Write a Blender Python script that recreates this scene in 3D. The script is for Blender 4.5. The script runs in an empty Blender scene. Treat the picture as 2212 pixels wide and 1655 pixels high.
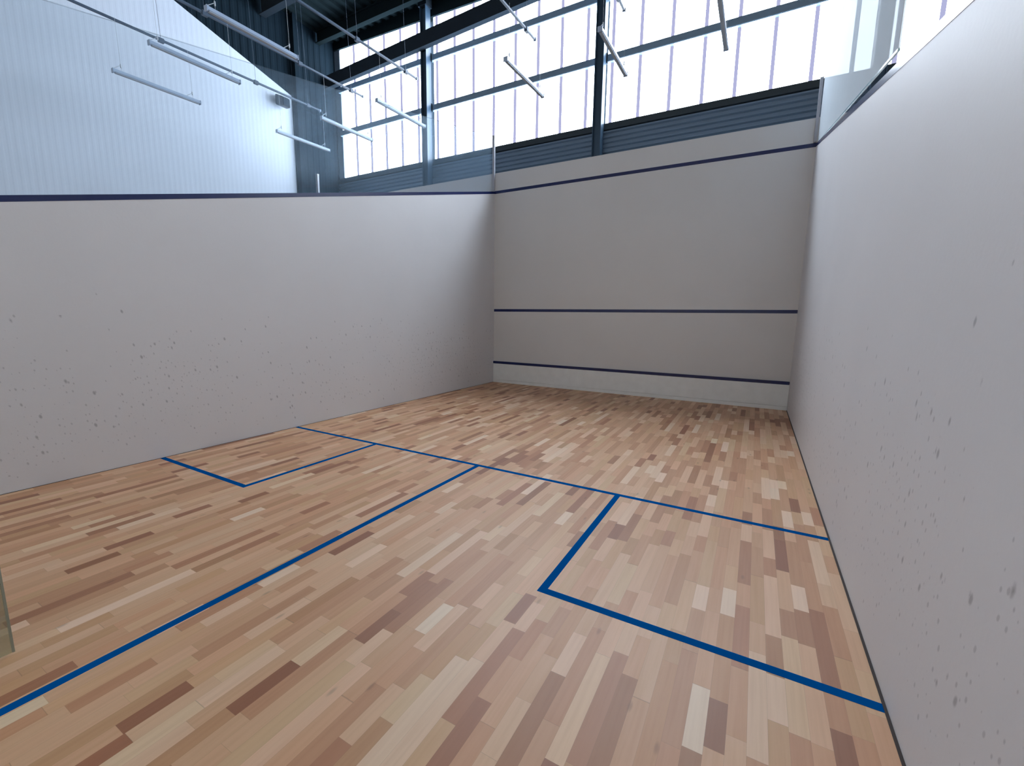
import bpy, bmesh, math, random
from mathutils import Vector, Matrix
random.seed(7)
S = bpy.context.scene
COL = S.collection
# World frame: x runs from the court's left wall (0) to its right wall (6.4),
# y = -depth from the front wall plane (0), z up, metres.

# ------------------------------------------------------------------ camera
def make_camera():
    cx, cd, cz, yaw, pit, rol, f, du, dv = 5.7752, 9.3018, 1.6305, -0.5054, -0.1508, 0.014, 930.93, 6.34, 0.47
    fw = Vector((math.sin(yaw)*math.cos(pit), math.cos(yaw)*math.cos(pit), math.sin(pit)))
    rt = Vector((math.cos(yaw), -math.sin(yaw), 0)); up = rt.cross(fw)
    r2 = rt*math.cos(rol)+up*math.sin(rol); u2 = -rt*math.sin(rol)+up*math.cos(rol)
    cam = bpy.data.cameras.new('camera'); o = bpy.data.objects.new('camera', cam); COL.objects.link(o)
    m = Matrix((r2, u2, -fw)).transposed().to_4x4(); m.translation = Vector((cx, -cd, cz))
    o.matrix_world = m
    cam.sensor_fit = 'HORIZONTAL'; cam.sensor_width = 36; cam.lens = f/2212*36
    cam.shift_x = -du/2212; cam.shift_y = dv/2212; cam.clip_start = .02; cam.clip_end = 200
    S.camera = o
make_camera()

# ------------------------------------------------------------------ world, exposure
w = bpy.data.worlds.new('overcast_sky'); S.world = w; w.use_nodes = True
bg = w.node_tree.nodes['Background']; bg.inputs[0].default_value = (.78, .88, 1, 1); bg.inputs[1].default_value = 1.0
S.view_settings.view_transform = 'Standard'; S.view_settings.look = 'None'
S.view_settings.exposure = 0.0; S.view_settings.gamma = 1; S.view_settings.use_curve_mapping = False
WINDOW_LIGHT = 14.8          # radiance of the daylit polycarbonate glazing facing the court
REAR_FILL = 1.7            # radiance of the unseen fill panel added behind the camera
WINDOW_TINT = (.77, .875, 1.0)

# ------------------------------------------------------------------ node helpers
class NT:
    def __init__(s, name):
        s.m = bpy.data.materials.new(name); s.m.use_nodes = True; s.t = s.m.node_tree
        s.t.nodes.clear(); s.out = s.t.nodes.new('ShaderNodeOutputMaterial')
    def n(s, ty, **k):
        x = s.t.nodes.new(ty)
        for a, b in k.items(): setattr(x, a, b)
        return x
    def l(s, a, b): s.t.links.new(a, b)
    def val(s, sock, v):
        if isinstance(v, bpy.types.NodeSocket): s.l(v, sock)
        else: sock.default_value = v
    def math(s, op, a, b=0.0, c=0.0):
        x = s.n('ShaderNodeMath', operation=op); s.val(x.inputs[0], a); s.val(x.inputs[1], b); s.val(x.inputs[2], c); return x.outputs[0]
    def mix(s, f, a, b, mode='MIX'):
        x = s.n('ShaderNodeMix', data_type='RGBA', blend_type=mode); s.val(x.inputs[0], f)
        s.val(x.inputs[6], a); s.val(x.inputs[7], b); return x.outputs[2]
    def coord(s):
        tc = s.n('ShaderNodeTexCoord'); sp = s.n('ShaderNodeSeparateXYZ'); s.l(tc.outputs['Object'], sp.inputs[0])
        return tc.outputs['Object'], sp.outputs
    def comb(s, a, b, c=0.0):
        x = s.n('ShaderNodeCombineXYZ'); s.val(x.inputs[0], a); s.val(x.inputs[1], b); s.val(x.inputs[2], c); return x.outputs[0]
    def smooth(s, v, a, b):
        x = s.n('ShaderNodeMapRange', interpolation_type='SMOOTHSTEP'); s.val(x.inputs[0], v); x.inputs[1].default_value = a; x.inputs[2].default_value = b
        return x.outputs[0]
    def noise(s, vec, scale, detail=2.0):
        x = s.n('ShaderNodeTexNoise'); s.val(x.inputs['Vector'], vec); x.inputs['Scale'].default_value = scale; x.inputs['Detail'].default_value = detail
        return x.outputs[0]
    def bsdf(s, col, rough=.5, metal=0.0, **k):
        b = s.n('ShaderNodeBsdfPrincipled'); s.val(b.inputs['Base Color'], col); s.val(b.inputs['Roughness'], rough); s.val(b.inputs['Metallic'], metal)
        for a, v in k.items(): s.val(b.inputs[a.replace('_', ' ')], v)
        s.l(b.outputs[0], s.out.inputs[0]); return b
def C(r, g, b): return (r, g, b, 1)

def plain(name, col, rough=.5, metal=0.0, var=.08, scale=6.0, spec=.5):
    t = NT(name); v, _ = t.coord()
    nz = t.noise(v, scale, 3.0)
    dark = tuple(c*(1-var) for c in col[:3])+(1,); lite = tuple(min(1, c*(1+var)) for c in col[:3])+(1,)
    t.bsdf(t.mix(nz, dark, lite), rough, metal, Specular_IOR_Level=spec); return t.m

def plaster(name, col, marks=None, rough=.55):
    """painted squash-court plaster; marks = axis index along the wall, for ball and racket scuffs"""
    t = NT(name); v, sp = t.coord()
    base = t.mix(t.smooth(t.noise(v, 1.1, 3.0), .3, .7), tuple(c*.975 for c in col[:3])+(1,), col)
    if marks is not None:
        a = sp[marks]; z = sp[2]
        tot = None
        for (sc, stretch, r0, keep, strength, off) in ((11.0, .55, .10, .60, .46, 0), (21.0, .6, .13, .60, .30, 31), (6.2, .5, .055, .65, .60, 77)):
            skew = t.math('MULTIPLY_ADD', z, .2, a)
            p = t.comb(t.math('MULTIPLY_ADD', skew, 1.0, float(off)), t.math('MULTIPLY', z, stretch), float(off))
            vo = t.n('ShaderNodeTexVoronoi', voronoi_dimensions='2D', feature='F1'); t.l(p, vo.inputs['Vector']); vo.inputs['Scale'].default_value = sc
            cs = t.n('ShaderNodeSeparateColor'); t.l(vo.outputs['Color'], cs.inputs[0])
            dens = t.math('MULTIPLY', t.smooth(t.noise(p, .9, 2.0), .36, .66), t.math('MULTIPLY', t.smooth(z, 1.9, .8), t.smooth(z, .05, .35)))
            rad = t.math('MULTIPLY', t.math('MULTIPLY', t.math('GREATER_THAN', dens, t.math('MULTIPLY', cs.outputs[0], 1/keep*.6)), cs.outputs[1]), r0*1.5)
            wob = t.math('ADD', vo.outputs['Distance'], t.math('MULTIPLY', t.math('SUBTRACT', t.noise(v, 60.0, 2.0), .5), .06))
            hit = t.math('MULTIPLY', t.smooth(t.math('SUBTRACT', rad, wob), -.02, .09), strength)
            tot = hit if tot is None else t.math('MAXIMUM', tot, hit)
        base = t.mix(tot, base, C(.10, .095, .12))
    b = t.bsdf(base, rough)
    bp = t.n('ShaderNodeBump'); bp.inputs['Strength'].default_value = .06; bp.inputs['Distance'].default_value = .01
    t.l(t.noise(v, 35.0, 3.0), bp.inputs['Height']); t.l(bp.outputs[0], b.inputs['Normal'])
    return t.m

def parquet():
    t = NT('strip_parquet'); v, sp = t.coord(); x, y = sp[0], sp[1]
    W, L = .0735, .40
    xr = t.math('DIVIDE', x, W); row = t.math('FLOOR', xr)
    wn = t.n('ShaderNodeTexWhiteNoise', noise_dimensions='1D'); t.l(row, wn.inputs['W'])
    ph = t.math('MULTIPLY', wn.outputs[0], 37.0)
    u = t.math('ADD', t.math('DIVIDE', y, L), ph)
    wv = t.math('MULTIPLY', t.math('SINE', t.math('MULTIPLY_ADD', u, 2.33, ph)), .30)
    u2 = t.math('ADD', u, wv); col = t.math('FLOOR', u2)
    w2 = t.n('ShaderNodeTexWhiteNoise', noise_dimensions='2D'); t.l(t.comb(row, col), w2.inputs['Vector'])
    r = w2.outputs['Value']; sc = t.n('ShaderNodeSeparateColor'); t.l(w2.outputs['Color'], sc.inputs[0])
    rp = t.n('ShaderNodeValToRGB'); t.l(r, rp.inputs[0]); e = rp.color_ramp.elements
    pts = [(0, (.33, .130, .062)), (.05, (.44, .200, .100)), (.16, (.58, .300, .158)), (.40, (.67, .382, .210)), (.64, (.725, .437, .250)), (.86, (.775, .50, .305)), (.96, (.85, .60, .40)), (1, (.89, .68, .49))]
    e[0].position, e[0].color = 0, C(*pts[0][1]); e[1].position, e[1].color = 1, C(*pts[-1][1])
    for p, c in pts[1:-1]:
        q = e.new(p); q.color = C(*c)
    # hue drift between pinkish and yellowish strips
    c1 = t.mix(t.math('MULTIPLY', sc.outputs[1], .55), rp.outputs[0], t.mix(1.0, rp.outputs[0], C(1.06, .92, .90), 'MULTIPLY'))
    c1 = t.mix(t.math('MULTIPLY', t.math('GREATER_THAN', sc.outputs[2], .78), .6), c1, t.mix(1.0, c1, C(.95, .99, .88), 'MULTIPLY'))
    # grain along the strip
    gv = t.comb(t.math('MULTIPLY', x, 55.0), t.math('MULTIPLY_ADD', y, 2.2, t.math('MULTIPLY', r, 50.0)), r)
    g = t.noise(gv, 1.0, 4.0)
    c2 = t.mix(t.math('MULTIPLY', t.smooth(g, .35, .75), .22), c1, t.mix(1.0, c1, C(.72, .62, .55), 'MULTIPLY'))
    # small knots
    kv = t.comb(t.math('MULTIPLY', x, 14.0), t.math('MULTIPLY', y, 5.0))
    vo = t.n('ShaderNodeTexVoronoi', voronoi_dimensions='2D'); t.l(kv, vo.inputs['Vector']); vo.inputs['Scale'].default_value = .55
    ks = t.n('ShaderNodeSeparateColor'); t.l(vo.outputs['Color'], ks.inputs[0])
    kn = t.math('MULTIPLY', t.smooth(vo.outputs['Distance'], .11, .02), t.math('GREATER_THAN', ks.outputs[0], .90))
    c2 = t.mix(t.math('MULTIPLY', kn, .30), c2, C(.11, .055, .03))
    # joints
    fx = t.math('ABSOLUTE', t.math('SUBTRACT', t.math('FRACT', xr), .5)); fy = t.math('ABSOLUTE', t.math('SUBTRACT', t.math('FRACT', u2), .5))
    jt = t.math('MAXIMUM', t.smooth(fx, .488, .5), t.smooth(fy, .4965, .5))
    c3 = t.mix(t.math('MULTIPLY', jt, .35), c2, C(.16, .085, .05))
    b = t.bsdf(c3, t.math('MULTIPLY_ADD', g, .10, .43), Specular_IOR_Level=.80)
    b.inputs['IOR'].default_value = 1.45
    return t.m

def thin_glass(name, trans, gloss, rough=0.0, ior=1.5, veil=0.0, dust=C(.6, .8, 1)):
    """clear pane with its Fresnel reflection and a light film of dust"""
    t = NT(name); v, _ = t.coord()
    fr = t.n('ShaderNodeFresnel'); geo = t.n('ShaderNodeNewGeometry')   # same reflectance from both sides of a thin sheet
    t.l(t.math('MULTIPLY_ADD', geo.outputs['Backfacing'], 1/ior-ior, ior), fr.inputs[0])
    g = t.n('ShaderNodeBsdfGlossy'); g.inputs[0].default_value = gloss; t.val(g.inputs['Roughness'], t.math('MULTIPLY_ADD', t.noise(v, 3.0), .02, rough))
    tr = t.n('ShaderNodeBsdfTransparent'); tr.inputs[0].default_value = trans
    mx = t.n('ShaderNodeMixShader'); t.l(fr.outputs[0], mx.inputs[0]); t.l(tr.outputs[0], mx.inputs[1]); t.l(g.outputs[0], mx.inputs[2])
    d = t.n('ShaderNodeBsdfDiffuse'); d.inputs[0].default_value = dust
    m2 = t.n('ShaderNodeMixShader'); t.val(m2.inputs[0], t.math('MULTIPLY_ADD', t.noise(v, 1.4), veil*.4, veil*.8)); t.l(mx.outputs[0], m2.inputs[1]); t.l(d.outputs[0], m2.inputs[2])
    t.l(m2.outputs[0], t.out.inputs[0]); return t.m

def lit_panel(name, col, strength, var=.0):
    t = NT(name); v, _ = t.coord()
    em = t.n('ShaderNodeEmission'); t.val(em.inputs[0], t.mix(t.noise(v, .7), col, tuple(c*(1-var) for c in col[:3])+(1,)))
    em.inputs[1].default_value = strength
    t.l(em.outputs[0], t.out.inputs[0]); return t.m

M = dict(
    wall_side=plaster('court_plaster_marked', C(.705, .695, .71), marks=1),
    wall_front=plaster('court_plaster_front', C(.665, .66, .665)),
    tin=plain('tin_white_paint', C(.80, .83, .84), .4),
    hall_white=plain('hall_white_ribbed_sheet', C(.60, .68, .80), .6, var=.02, scale=1.5),
    hall_grey=plain('hall_back_paint', C(.70, .69, .66), .7, var=.02),
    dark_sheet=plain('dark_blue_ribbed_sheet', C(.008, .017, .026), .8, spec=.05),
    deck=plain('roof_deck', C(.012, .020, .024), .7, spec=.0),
    steel=plain('blue_grey_steel', C(.045, .085, .135), .38),
    beam=plain('dark_steel', C(.024, .034, .046), .7, spec=.0),
    rail=plain('window_rail_steel', C(.19, .28, .38), .42),
    clad=plain('grey_blue_cladding', C(.14, .20, .28), .42, var=.05, scale=3),
    sill=plain('dark_sill', C(.022, .035, .045), .5),
    alu=plain('brushed_aluminium', C(.62, .66, .70), .35, .6),
    lamp=plain('lamp_housing_white', C(.38, .48, .64), .35),
    diffuser=plain('lamp_diffuser_unlit', C(.40, .45, .50), .4),
    wire=plain('suspension_wire', C(.45, .50, .56), .5, .1),
    post=plain('post_grey_paint', C(.42, .44, .50), .4),
    speaker=plain('speaker_grey', C(.02, .028, .038), .5),
    gap=plain('floor_edge_gap', C(.06, .045, .04), .8),
    concrete=plain('gallery_floor', C(.35, .34, .33), .7),
    floor=parquet(),
)
def paint(name, col, rough=.42, spec=.3):
    t = NT(name); v, _ = t.coord()
    t.bsdf(t.mix(t.smooth(t.noise(v, 2.0), .3, .7), col, tuple(c*1.12 for c in col[:3])+(1,)), rough, Specular_IOR_Level=spec); return t.m
M['line_floor'] = paint('blue_floor_paint', C(.0, .085, .31), .6, .0)
M['line_wall'] = paint('navy_wall_paint', C(.006, .014, .085), .25, .5)
M['pane'] = lit_panel('daylit_polycarbonate', C(*WINDOW_TINT), WINDOW_LIGHT, .03)
M['joint'] = lit_panel('daylit_panel_joint', C(.60, .62, .95), .78, .06)
M['rear'] = lit_panel('daylit_rear_glazing', C(1, .95, .88), REAR_FILL, .03)
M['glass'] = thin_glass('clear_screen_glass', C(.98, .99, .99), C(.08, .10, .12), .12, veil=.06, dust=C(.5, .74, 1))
def painted_haze(name, col, tr, fac):
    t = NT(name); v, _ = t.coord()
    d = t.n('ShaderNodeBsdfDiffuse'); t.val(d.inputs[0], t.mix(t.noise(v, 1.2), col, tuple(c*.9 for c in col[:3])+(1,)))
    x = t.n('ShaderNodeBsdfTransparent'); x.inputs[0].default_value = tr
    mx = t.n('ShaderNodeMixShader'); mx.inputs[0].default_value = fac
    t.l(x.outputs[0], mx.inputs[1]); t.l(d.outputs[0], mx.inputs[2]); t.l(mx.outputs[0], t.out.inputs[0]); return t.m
M['glass_coated'] = painted_haze('frosted_blue_screen_glass', C(.86, .94, 1), C(.56, .57, .57), .61)  # pale blue diffuse colour stands in for light reflected in the pane
M['door_glass'] = thin_glass('green_door_glass', C(.80, .84, .78), C(1, 1, 1), veil=.22, dust=C(.50, .50, .42))
M['door_edge'] = plain('door_glass_edge', C(.30, .32, .26), .3)
M['edge'] = plain('polished_glass_edge', C(.35, .52, .58), .2)

# ------------------------------------------------------------------ mesh helpers
class MB:
    def __init__(s): s.v = []; s.f = []
    def poly(s, pts):
        i = len(s.v); s.v += [tuple(p) for p in pts]; s.f.append(tuple(range(i, i+len(pts)))); return s
    def hexa(s, b, t):                       # two matching quads
        i = len(s.v); s.v += [tuple(p) for p in b]+[tuple(p) for p in t]; n = len(b)
        s.f.append(tuple(i+k for k in reversed(range(n)))); s.f.append(tuple(i+n+k for k in range(n)))
        for k in range(n): j = (k+1) % n; s.f.append((i+k, i+j, i+n+j, i+n+k))
        return s
    def box(s, x0, x1, d0, d1, z0, z1):      # d = depth from the front wall
        y0, y1 = -d1, -d0
        return s.hexa([(x0, y0, z0), (x1, y0, z0), (x1, y1, z0), (x0, y1, z0)], [(x0, y0, z1), (x1, y0, z1), (x1, y1, z1), (x0, y1, z1)])
    def tube(s, a, b, r, n=10, r2=None):
        a, b = Vector(a), Vector(b); d = (b-a).normalized(); u = d.orthogonal().normalized(); w_ = d.cross(u); r2 = r if r2 is None else r2
        ring = lambda c, q: [c+(u*math.cos(2*math.pi*k/n)+w_*math.sin(2*math.pi*k/n))*q for k in range(n)]
        return s.hexa(ring(a, r), ring(b, r2))
    def strip(s, prof, ext):                 # open profile (list of pts) swept by vector ext
        i = len(s.v); e = Vector(ext)
        for p in prof: s.v.append(tuple(p)); s.v.append(tuple(Vector(p)+e))
        for k in range(len(prof)-1): a = i+2*k; s.f.append((a, a+1, a+3, a+2))
        return s
    def build(s, name, mat, parent=None, bevel=0.0, loc=None, smooth=False):
        me = bpy.data.meshes.new(name); me.from_pydata(s.v, [], s.f)
        bm = bmesh.new(); bm.from_mesh(me); bmesh.ops.recalc_face_normals(bm, faces=bm.faces)
        if bevel: bmesh.ops.bevel(bm, geom=bm.edges[:], offset=bevel, segments=2, affect='EDGES', clamp_overlap=True)
        if loc is not None: bmesh.ops.translate(bm, verts=bm.verts, vec=-Vector(loc))
        bm.to_mesh(me); bm.free(); me.materials.append(mat)
        o = bpy.data.objects.new(name, me); COL.objects.link(o)
        if parent: o.parent = parent
        elif loc is not None: o.location = loc
        return o
def struct(o): o['kind'] = 'structure'; return o
def tag(o, label, cat, group=None):
    o['label'] = label; o['category'] = cat
    if group: o['group'] = group
    return o
def thing(name, loc, label, cat, group=None):
    o = bpy.data.objects.new(name, None); COL.objects.link(o); o.location = loc; o.empty_display_size = .1
    return tag(o, label, cat, group)
def dup(root, loc, label, group=None):
    r = root.copy(); COL.objects.link(r); r.location = loc; r['label'] = label
    if group: r['group'] = group
    for ch in list(root.children):
        c = ch.copy(); COL.objects.link(c); c.parent = r
        for g in list(ch.children):
            d = g.copy(); COL.objects.link(d); d.parent = c
    return r
def note(o, label): o['label'] = label; return o

HX0, HX1, HD0, HD1, HZ = -6.60, 13.4, -1.0, 17.0, 10.05     # the hall
WX = -6.60

# ------------------------------------------------------------------ floor and its painted lines
fl = struct(MB().box(HX0-.1, HX1, -.02, 10.2, -.12, 0).build('floor', M['floor']))
struct(MB().box(HX0-.1, HX1, 10.2, HD1+.1, -.12, -.002).build('floor', M['concrete']))
T = .0012
def fline(name, x0, x1, d0, d1, lab): note(MB().box(x0, x1, d0, d1, 0, T).build(name, M['line_floor'], fl), lab)
fline('short_line', .002, 6.398, 5.44, 5.49, 'blue short line painted across the full width of the court')
fline('half_court_line', 3.175, 3.225, 5.49, 9.745, 'blue half court line running from the short line to the back')
bl = MB().box(1.60, 1.65, 5.49, 7.14, 0, T).box(.002, 1.60, 7.09, 7.14, 0, T).build('service_box_line', M['line_floor'], fl)
note(bl, 'blue outline of the service box beside the left wall')
br = MB().box(4.75, 4.80, 5.49, 7.14, 0, T).box(4.80, 6.398, 7.09, 7.14, 0, T).build('service_box_line', M['line_floor'], fl)
note(br, 'blue outline of the service box beside the right wall')
note(MB().box(6.388, 6.4, .03, 9.7, 0, .004).build('expansion_gap', M['gap'], fl), 'thin dark gap along the foot of the right wall')
note(MB().box(0, .007, .03, 9.7, 0, .003).build('expansion_gap', M['gap'], fl), 'thin dark gap along the foot of the left wall')

# ------------------------------------------------------------------ court walls
OUT = lambda d: 4.57-.2503*d          # lower edge of the side walls' out line
def side_wall(name, xa, xb, face, sgn):
    n = 16; lo = []; D = 9.75
    m = MB()
    prof = [(0, 0), (D, 0), (D, OUT(D)+.052), (0, OUT(0)+.052)]
    m.hexa([(xa, -d, z) for d, z in prof], [(xb, -d, z) for d, z in prof])
    o = struct(m.build(name, M['wall_side']))
    e = sgn*.003
    q = [(0, OUT(0)), (D, OUT(D)), (D, OUT(D)+.055), (0, OUT(0)+.055)]
    a, b = face, face+e
    ln = MB().hexa([(a, -d, z) for d, z in q], [(b, -d, z) for d, z in q]).build('out_line', M['line_wall'], o)
    note(ln, 'navy out line sloping down along the top edge of the wall')
    return o
wl = side_wall('wall_left', -.10, 0, 0, 1)
wr = side_wall('wall_right', 6.4, 6.5, 6.4, -1)
FT = 5.03
wf = struct(MB().box(HX0, HX1, -.16, 0, 0, FT).build('wall_front', M['wall_front']))
note(MB().box(.003, 6.397, 0, .003, 1.775, 1.838).build('service_line', M['line_wall'], wf), 'navy service line across the front wall at mid height')
note(MB().box(.003, 6.397, 0, .003, 4.565, 4.63).build('out_line', M['line_wall'], wf), 'navy out line across the top of the front wall')
note(MB().box(HX0+.01, -.11, 0, .003, 4.565, 4.63).build('out_line', M['line_wall'], wf), 'navy out line of the neighbouring court')

tin = thing('tin_board', (3.2, -.012, 0), 'white tin board with a navy top line along the foot of the front wall', 'tin board')
def P(o_loc, mb, name, mat, parent, **k): return mb.build(name, mat, parent, loc=o_loc, **k)
tl = (3.2, -.012, 0)
P(tl, MB().box(.004, 6.396, .004, .022, .075, .482), 'panel', M['tin'], tin)
P(tl, MB().box(.004, 6.396, .004, .030, .0, .070), 'base_strip', M['tin'], tin, bevel=.004)
note(P(tl, MB().box(.004, 6.396, .004, .036, .480, .540), 'top_line', M['line_wall'], tin, bevel=.006), 'navy top strip')

# back glass wall behind the camera and the open door
BX0, BX1 = 2.78, 3.68
wb = struct(MB().box(0, BX0-.01, 9.738, 9.75, .02, 2.13).box(BX1, 6.4, 9.738, 9.75, .02, 2.13).box(BX0-.01, BX1, 9.738, 9.75, 2.09, 2.13).build('wall_back', M['glass']))
dr = struct(MB().box(2.782, 2.794, 8.845, 9.72, .012, 2.05).build('door_1', M['door_glass']))
note(MB().box(2.780, 2.796, 8.838, 8.846, .012, 2.05).build('door_edge', M['door_edge'], dr), 'polished green glass edge')
note(MB().tube((2.794, -8.95, 1.02), (2.86, -8.95, 1.02), .011).tube((2.86, -8.95, .90), (2.86, -8.95, 1.14), .013).build('door_handle', M['alu'], dr), 'aluminium pull handle')
for z in (.25, 1.85): MB().box(2.77, 2.806, 9.66, 9.735, z-.04, z+.04).build('hinge', M['alu'], dr, bevel=.004)

# ------------------------------------------------------------------ hall shell
# end wall: dark ribbed sheet, with white ribbed sheet nearer the camera
def ribs_v(d0, d1, x, depth, pitch):
    pr = []; d = d0
    while d < d1:
        for t_, h in ((0, 0), (.30, 0), (.42, 1), (.78, 1), (.90, 0)): 
            q = d+t_*pitch
            if q <= d1: pr.append((q, x+h*depth))
        d += pitch
    pr.append((d1, x)); return pr
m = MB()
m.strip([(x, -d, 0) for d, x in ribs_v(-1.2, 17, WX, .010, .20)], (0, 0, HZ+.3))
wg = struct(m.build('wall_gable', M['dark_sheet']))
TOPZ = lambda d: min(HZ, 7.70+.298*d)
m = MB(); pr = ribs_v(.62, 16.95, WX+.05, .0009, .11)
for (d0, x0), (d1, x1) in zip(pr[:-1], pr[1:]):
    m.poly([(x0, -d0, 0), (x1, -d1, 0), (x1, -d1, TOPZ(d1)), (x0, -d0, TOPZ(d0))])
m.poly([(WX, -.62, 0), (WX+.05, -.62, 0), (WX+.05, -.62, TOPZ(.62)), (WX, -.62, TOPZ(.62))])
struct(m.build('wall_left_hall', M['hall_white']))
# roof deck with ribs along the court
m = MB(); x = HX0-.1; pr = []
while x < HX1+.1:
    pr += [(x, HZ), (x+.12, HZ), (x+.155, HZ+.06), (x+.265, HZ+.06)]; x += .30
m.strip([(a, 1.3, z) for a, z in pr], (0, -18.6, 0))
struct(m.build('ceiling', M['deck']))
struct(MB().box(HX1, HX1+.1, -1.3, HD1, 0, HZ+.1).build('wall_right_hall', M['hall_grey']))
struct(MB().box(HX0-.1, HX1+.1, HD1, HD1+.1, 0, HZ+.1).build('wall_rear', M['hall_grey']))
wn_ = struct(MB().box(-5.8, 12.6, HD1-.06, HD1-.01, 3.2, 8.2).build('window_5', M['rear']))  # glowing panel out of view, added to brighten the front wall
for k in range(8): MB().box(-5.8+k*2.6, -5.7+k*2.6, HD1-.12, HD1-.05, 3.2, 8.2).build('window_frame', M['steel'], wn_)

# ------------------------------------------------------------------ window wall
GD = -1.0
R1, R2, SZ, HEADZ = 8.62, 7.36, 6.02, 9.9
cols = [-2.71, 2.26, 7.23, 12.20]
edges = [-6.36]+cols
first = [-5.73, -2.12, 2.42, 7.44]
for i in range(4):
    x0, x1 = edges[i], edges[i+1]
    a, b = x0+(.02 if i == 0 else .09), x1-.09
    wv = struct(MB().box(a, b, GD-.05, GD, SZ, HEADZ).build('window_%d' % (i+1), M['pane']))
    xs = [x0+.62*k for k in range(1, 9)] if i else [-5.73+.635*k for k in range(5)]
    if i: xs = [x0+.20]+[x0+.20+.62*k for k in range(1, 8)]
    if i == 1: xs = [-2.50, -1.90, -1.29, -.66, -.03, .60, 1.22, 1.86]
    if i == 2: xs = [2.46, 3.08, 3.73, 4.38, 4.99, 5.62, 6.26, 6.87]
    if i == 3: xs = [7.46, 8.01, 8.63, 9.25, 9.87, 10.5, 11.1, 11.7]
    for x in xs:
        if a+.05 < x < b-.03: note(MB().box(x-.034, x+.034, GD-.002, GD+.022, SZ, HEADZ).build('glazing_bar', M['joint'], wv), 'pale lavender translucent joint')
    for z in (R1, R2):
        MB().box(a-.02, b+.02, GD+.03, GD+.13, z-.075, z+.075).build('window_rail', M['rail'], wv, bevel=.008)
struct(MB().box(HX0, -6.36, GD-.1, GD+.02, 0, HZ).build('trim_1', M['clad']))
struct(MB().box(HX0, HX1, GD-.12, GD+.10, SZ-.13, SZ).build('window_sill', M['sill'])).name = 'trim_2'
# corrugated strip below the sill
pr = []; z = 4.0
while z < SZ-.14:
    pr += [(GD+.02, z), (GD+.02, z+.035), (GD+.07, z+.055), (GD+.07, z+.085), (GD+.02, z+.105)]; z += .105
struct(MB().strip([(HX0, -d, min(z, SZ-.12)) for d, z in pr], (HX1-HX0, 0, 0)).build('wall_cladding', M['clad']))
struct(MB().box(HX0-.2, HX1+.1, GD-.25, GD-.12, 0, HZ+.1).build('wall_outer', M['beam']))
# fascia over the windows, falling slightly to the right
def sloped(xa, xb, d0, d1, za0, za1, zb0, zb1):
    return MB().hexa([(xa, -d0, za0), (xa, -d1, za0), (xa, -d1, za1), (xa, -d0, za1)], [(xb, -d0, zb0), (xb, -d1, zb0), (xb, -d1, zb1), (xb, -d0, zb1)])
zf = lambda x: 9.52-.055*(x+.78)
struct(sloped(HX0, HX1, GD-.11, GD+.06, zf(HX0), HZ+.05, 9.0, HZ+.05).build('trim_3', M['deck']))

# ------------------------------------------------------------------ steel columns (H-sections)
def make_column(x, label):
    loc = (x, -(GD+.24), 0)
    t = thing('steel_column', loc, label, 'column', 'steel columns in front of the windows')
    m = MB().box(x-.10, x-.086, GD+.14, GD+.34, 0, HZ).box(x+.086, x+.10, GD+.14, GD+.34, 0, HZ).box(x-.086, x+.086, GD+.235, GD+.245, 0, HZ)
    P(loc, m, 'shaft', M['steel'], t)
    for z in (R1, R2):
        P(loc, MB().box(x-.12, x+.12, GD+.10, GD+.15, z-.10, z+.10), 'bracket', M['beam'], t, bevel=.004)
    P(loc, MB().box(x-.14, x+.14, GD+.12, GD+.36, HZ-.25, HZ-.02), 'cap_plate', M['beam'], t)
    return t
c0 = make_column(cols[0], 'blue-grey steel column left of the thin glass-screen post, seen through the left glass screen')
dup(c0, (cols[1], -(GD+.24), 0), 'dark steel column rising above the middle of the front wall')
dup(c0, (cols[2], -(GD+.24), 0), 'pale-looking steel column seen through the glass screen on the right wall')

# thick beam crossing the windows, and roof beams
bt = lambda x: 8.93+.045*(x+6.03)
o = sloped(HX0+.06, 7.0, GD+.34, GD+.48, bt(HX0)-.34, bt(HX0), bt(7)-.40, bt(7)).build('steel_beam', M['beam'])
tag(o, 'thick dark steel beam crossing in front of the upper windows and columns', 'beam')
def ibeam(x0, x1, d, z0, z1, w_=.09):
    return MB().box(x0, x1, d-w_, d+w_, z0, z0+.025).box(x0, x1, d-w_, d+w_, z1-.025, z1).box(x0, x1, d-.012, d+.012, z0+.025, z1-.025)
o = ibeam(HX0+.05, HX1, -.35, 9.72, HZ, .07).build('roof_purlin', M['deck'])
tag(o, 'dark roof purlin just inside the window wall under the roof deck', 'beam', 'purlins under the roof deck')
for d, lb in ((1.35, 'deeper dark roof purlin farther from the windows, at the top edge of the picture'),):
    o = ibeam(HX0+.05, HX1, d, 9.55, HZ, .09).build('roof_purlin', M['beam'])
    tag(o, lb, 'beam', 'purlins under the roof deck')
# column standing at the meeting of the white and dark end wall sheets
o = MB().box(WX+.05, WX+.20, .46, .56, 0, HZ).build('end_wall_column', M['dark_sheet'])
tag(o, 'dark vertical steel member beside the edge of the white end wall', 'column')

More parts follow.
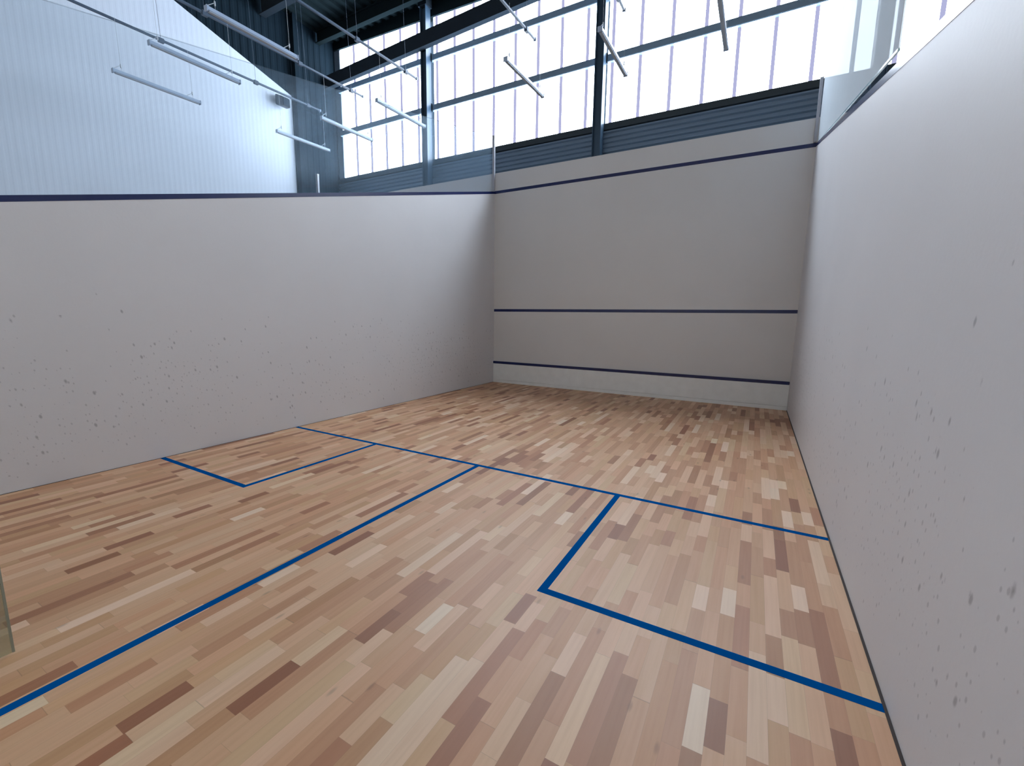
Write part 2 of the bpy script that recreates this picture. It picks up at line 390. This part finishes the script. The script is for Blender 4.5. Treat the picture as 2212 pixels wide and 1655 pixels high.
# ------------------------------------------------------------------ glass screens on the side walls
gl = thing('glass_screen', (-.05, -3, OUT(3)), 'clear glass screen with a sloping top standing on the left wall', 'glass screen', 'glass screens on the side walls')
ll = (-.05, -3, OUT(3))
def zt(d): return 5.84-.192*d
q = [(.02, OUT(.02)+.056), (9.7, OUT(9.7)+.056), (9.7, zt(9.7)), (.02, zt(.02))]
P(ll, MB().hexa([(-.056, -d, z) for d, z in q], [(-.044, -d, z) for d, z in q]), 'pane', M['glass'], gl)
q = [(.02, zt(.02)), (9.7, zt(9.7)), (9.7, zt(9.7)+.006), (.02, zt(.02)+.006)]
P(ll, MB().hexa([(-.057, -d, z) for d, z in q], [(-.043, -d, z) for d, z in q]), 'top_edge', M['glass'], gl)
rl = (6.45, -3, OUT(3))
gr = thing('glass_screen', rl, 'pale blue reflecting glass screen standing on the right wall near the front corner', 'glass screen', 'glass screens on the side walls')
def zb(d): return OUT(d)+.06+.012*d
XG = 6.408
q = [(.06, zb(.06)), (5.5, zb(5.5)+.03), (5.5, 5.69), (.06, 5.69)]
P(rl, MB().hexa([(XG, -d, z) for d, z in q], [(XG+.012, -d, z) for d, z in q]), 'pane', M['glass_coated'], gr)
q = [(.06, zb(.06)-.012), (5.5, zb(5.5)+.015), (5.5, zb(5.5)+.03), (.06, zb(.06))]
P(rl, MB().hexa([(XG-.001, -d, z) for d, z in q], [(XG+.013, -d, z) for d, z in q]), 'lower_edge', M['edge'], gr)

def corner_post(x, d, z0, z1, wd, dp, label):
    loc = (x, -d, z0)
    t = thing('screen_post', loc, label, 'post', 'posts of the glass screens')
    P(loc, MB().box(x-wd/2, x+wd/2, d-dp/2, d+dp/2, z0, z1), 'shaft', M['post'], t, bevel=.004)
    P(loc, MB().box(x-wd/2-.004, x+wd/2+.004, d-dp/2-.004, d+dp/2+.004, z1, z1+.01), 'cap', M['alu'], t)
    return t
corner_post(-.012, .03, 4.63, 5.85, .05, .05, 'thin pale post of the glass screen at the front left corner of the court')
corner_post(6.375, .03, 4.63, 5.62, .045, .05, 'grey post of the glass screen at the front right corner of the court')
corner_post(-6.38, .03, 4.9, 5.88, .09, .06, 'small pale post by the dark end wall behind the left wall top')

# ------------------------------------------------------------------ suspended linear lamps and their rails
LZ, RZ = 6.0, 7.0
def make_lamp(x, d0, d1, label, group):
    loc = (x, -(d0+d1)/2, LZ)
    t = thing('linear_lamp', loc, label, 'lamp', group)
    m = MB().hexa([(x-.037, -d0, LZ+.0), (x+.037, -d0, LZ+.0), (x+.031, -d0, LZ+.06), (x-.031, -d0, LZ+.06)], [(x-.037, -d1, LZ+.0), (x+.037, -d1, LZ+.0), (x+.031, -d1, LZ+.06), (x-.031, -d1, LZ+.06)])
    P(loc, m, 'housing', M['lamp'], t, bevel=.006)
    P(loc, MB().box(x-.027, x+.027, d0+.03, d1-.03, LZ-.012, LZ+.001), 'diffuser', M['diffuser'], t, bevel=.003)
    for d in (d0, d1): P(loc, MB().box(x-.040, x+.040, d-.008, d+.008, LZ-.014, LZ+.064), 'end_cap', M['lamp'], t, bevel=.003)
    for d in (d0+.13, d1-.13):
        wre = P(loc, MB().tube((x, -d, LZ+.06), (x, -d, RZ-.05), .0022, 6), 'suspension_wire', M['wire'], t)
        P(loc, MB().tube((x, -d, LZ+.16), (x, -d-.12, LZ+.06), .005, 6).tube((x, -d, LZ+.12), (x, -d, LZ+.18), .011, 8), 'wire_fork', M['wire'], wre)
    return t
XS = [-4.80, -3.20, -1.47, 1.61, 3.29, 4.95]
gB = 'near-window row of hanging linear lamps'; gA = 'row of hanging linear lamps nearer the viewer'
lampB = make_lamp(XS[0], .82, 2.30, 'lowest slim lamp, hanging across the edge between white and dark end wall', gB)
labsB = ['slim lamp hanging at the left edge of the windows, crossing onto the dark end wall',
         'slim lamp hanging in front of the leftmost window bay, ending beside the column',
         'slim lamp hanging alone in the middle of the second window bay',
         'slim lamp hanging across the dark column above the middle of the front wall',
         'steepest slim lamp, cut by the top edge of the picture before the right windows']
lampB.location.z = LZ+.02; lampB.rotation_euler.x = .02
for x, lb in zip(XS[1:], labsB): dup(lampB, (x, -1.53, LZ+.02), lb)
lampA = make_lamp(XS[0]-.02, 3.96, 5.38, 'slim grey lamp furthest left, hanging in front of the white end wall', gA)
lampA.location.z = LZ-.045; lampA.rotation_euler.x = .02
dup(lampA, (XS[1]-.03, -4.74, LZ-.045), 'slim grey lamp hanging just under the long dark rail before the white end wall')
dup(lampA, (XS[2]-.06, -4.72, LZ-.04), 'bright slim lamp hanging against the black roof at the top left')

def make_rail(x, d0, d1, label):
    loc = (x, -d0, RZ)
    t = thing('lamp_rail', loc, label, 'rail', 'long rails that carry the lamps')
    P(loc, MB().box(x-.019, x+.019, d0, d1, RZ-.015, RZ+.025), 'rail_profile', M['alu'] if 0 else M['steel_rail'], t, bevel=.004)
    P(loc, MB().box(x-.027, x+.027, d0-.012, d0+.01, RZ-.024, RZ+.034), 'end_cap', M['lamp'], t)
    for d in (d0+.35, 2.7, 4.55, 6.4):
        if d0 < d < d1:
            P(loc, MB().box(x-.032, x+.032, d-.05, d+.05, RZ-.04, RZ+.04), 'clamp', M['steel_rail'], t, bevel=.006)
            P(loc, MB().tube((x, -d, RZ+.03), (x, -d, HZ), .003, 6), 'hanging_wire', M['steel_rail'], t)
    return t
M['steel_rail'] = plain('rail_paint', C(.06, .095, .15), .4)
r0 = make_rail(-4.86, 1.0, 7.6, 'long dark rail crossing the white end wall from the top left of the picture')
r0.rotation_euler.x = .032
for x, lb in zip((-3.25, -1.5, 1.52, 3.27), ('long dark rail running under the bright slim lamp to the corner of the windows',
        'thin rail running down across the top of the leftmost window bay',
        'short visible end of a rail crossing the thick beam in the second window bay',
        'tip of a rail beside the top of the dark middle column')):
    dup(r0, (x, -1.0, RZ), lb)

# ------------------------------------------------------------------ wall speaker on the white end wall
sl = (WX+.06, -1.02, 7.55)
sp = thing('wall_speaker', sl, 'small dark box speaker fixed to the white end wall near its dark edge', 'speaker')
P(sl, MB().box(WX+.065, WX+.16, .98, 1.06, 7.50, 7.62), 'bracket', M['speaker'], sp)
m = MB().hexa([(WX+.14, -.86, 7.42), (WX+.14, -1.20, 7.42), (WX+.14, -1.20, 7.70), (WX+.14, -.86, 7.70)], [(WX+.40, -.92, 7.36), (WX+.40, -1.14, 7.36), (WX+.40, -1.14, 7.60), (WX+.40, -.92, 7.60)])
P(sl, m, 'cabinet', M['speaker'], sp, bevel=.02)
P(sl, MB().hexa([(WX+.401, -.94, 7.39), (WX+.401, -1.12, 7.39), (WX+.401, -1.12, 7.58), (WX+.401, -.94, 7.58)], [(WX+.41, -.94, 7.388), (WX+.41, -1.12, 7.388), (WX+.41, -1.12, 7.578), (WX+.41, -.94, 7.578)]), 'grille', M['beam'], sp)
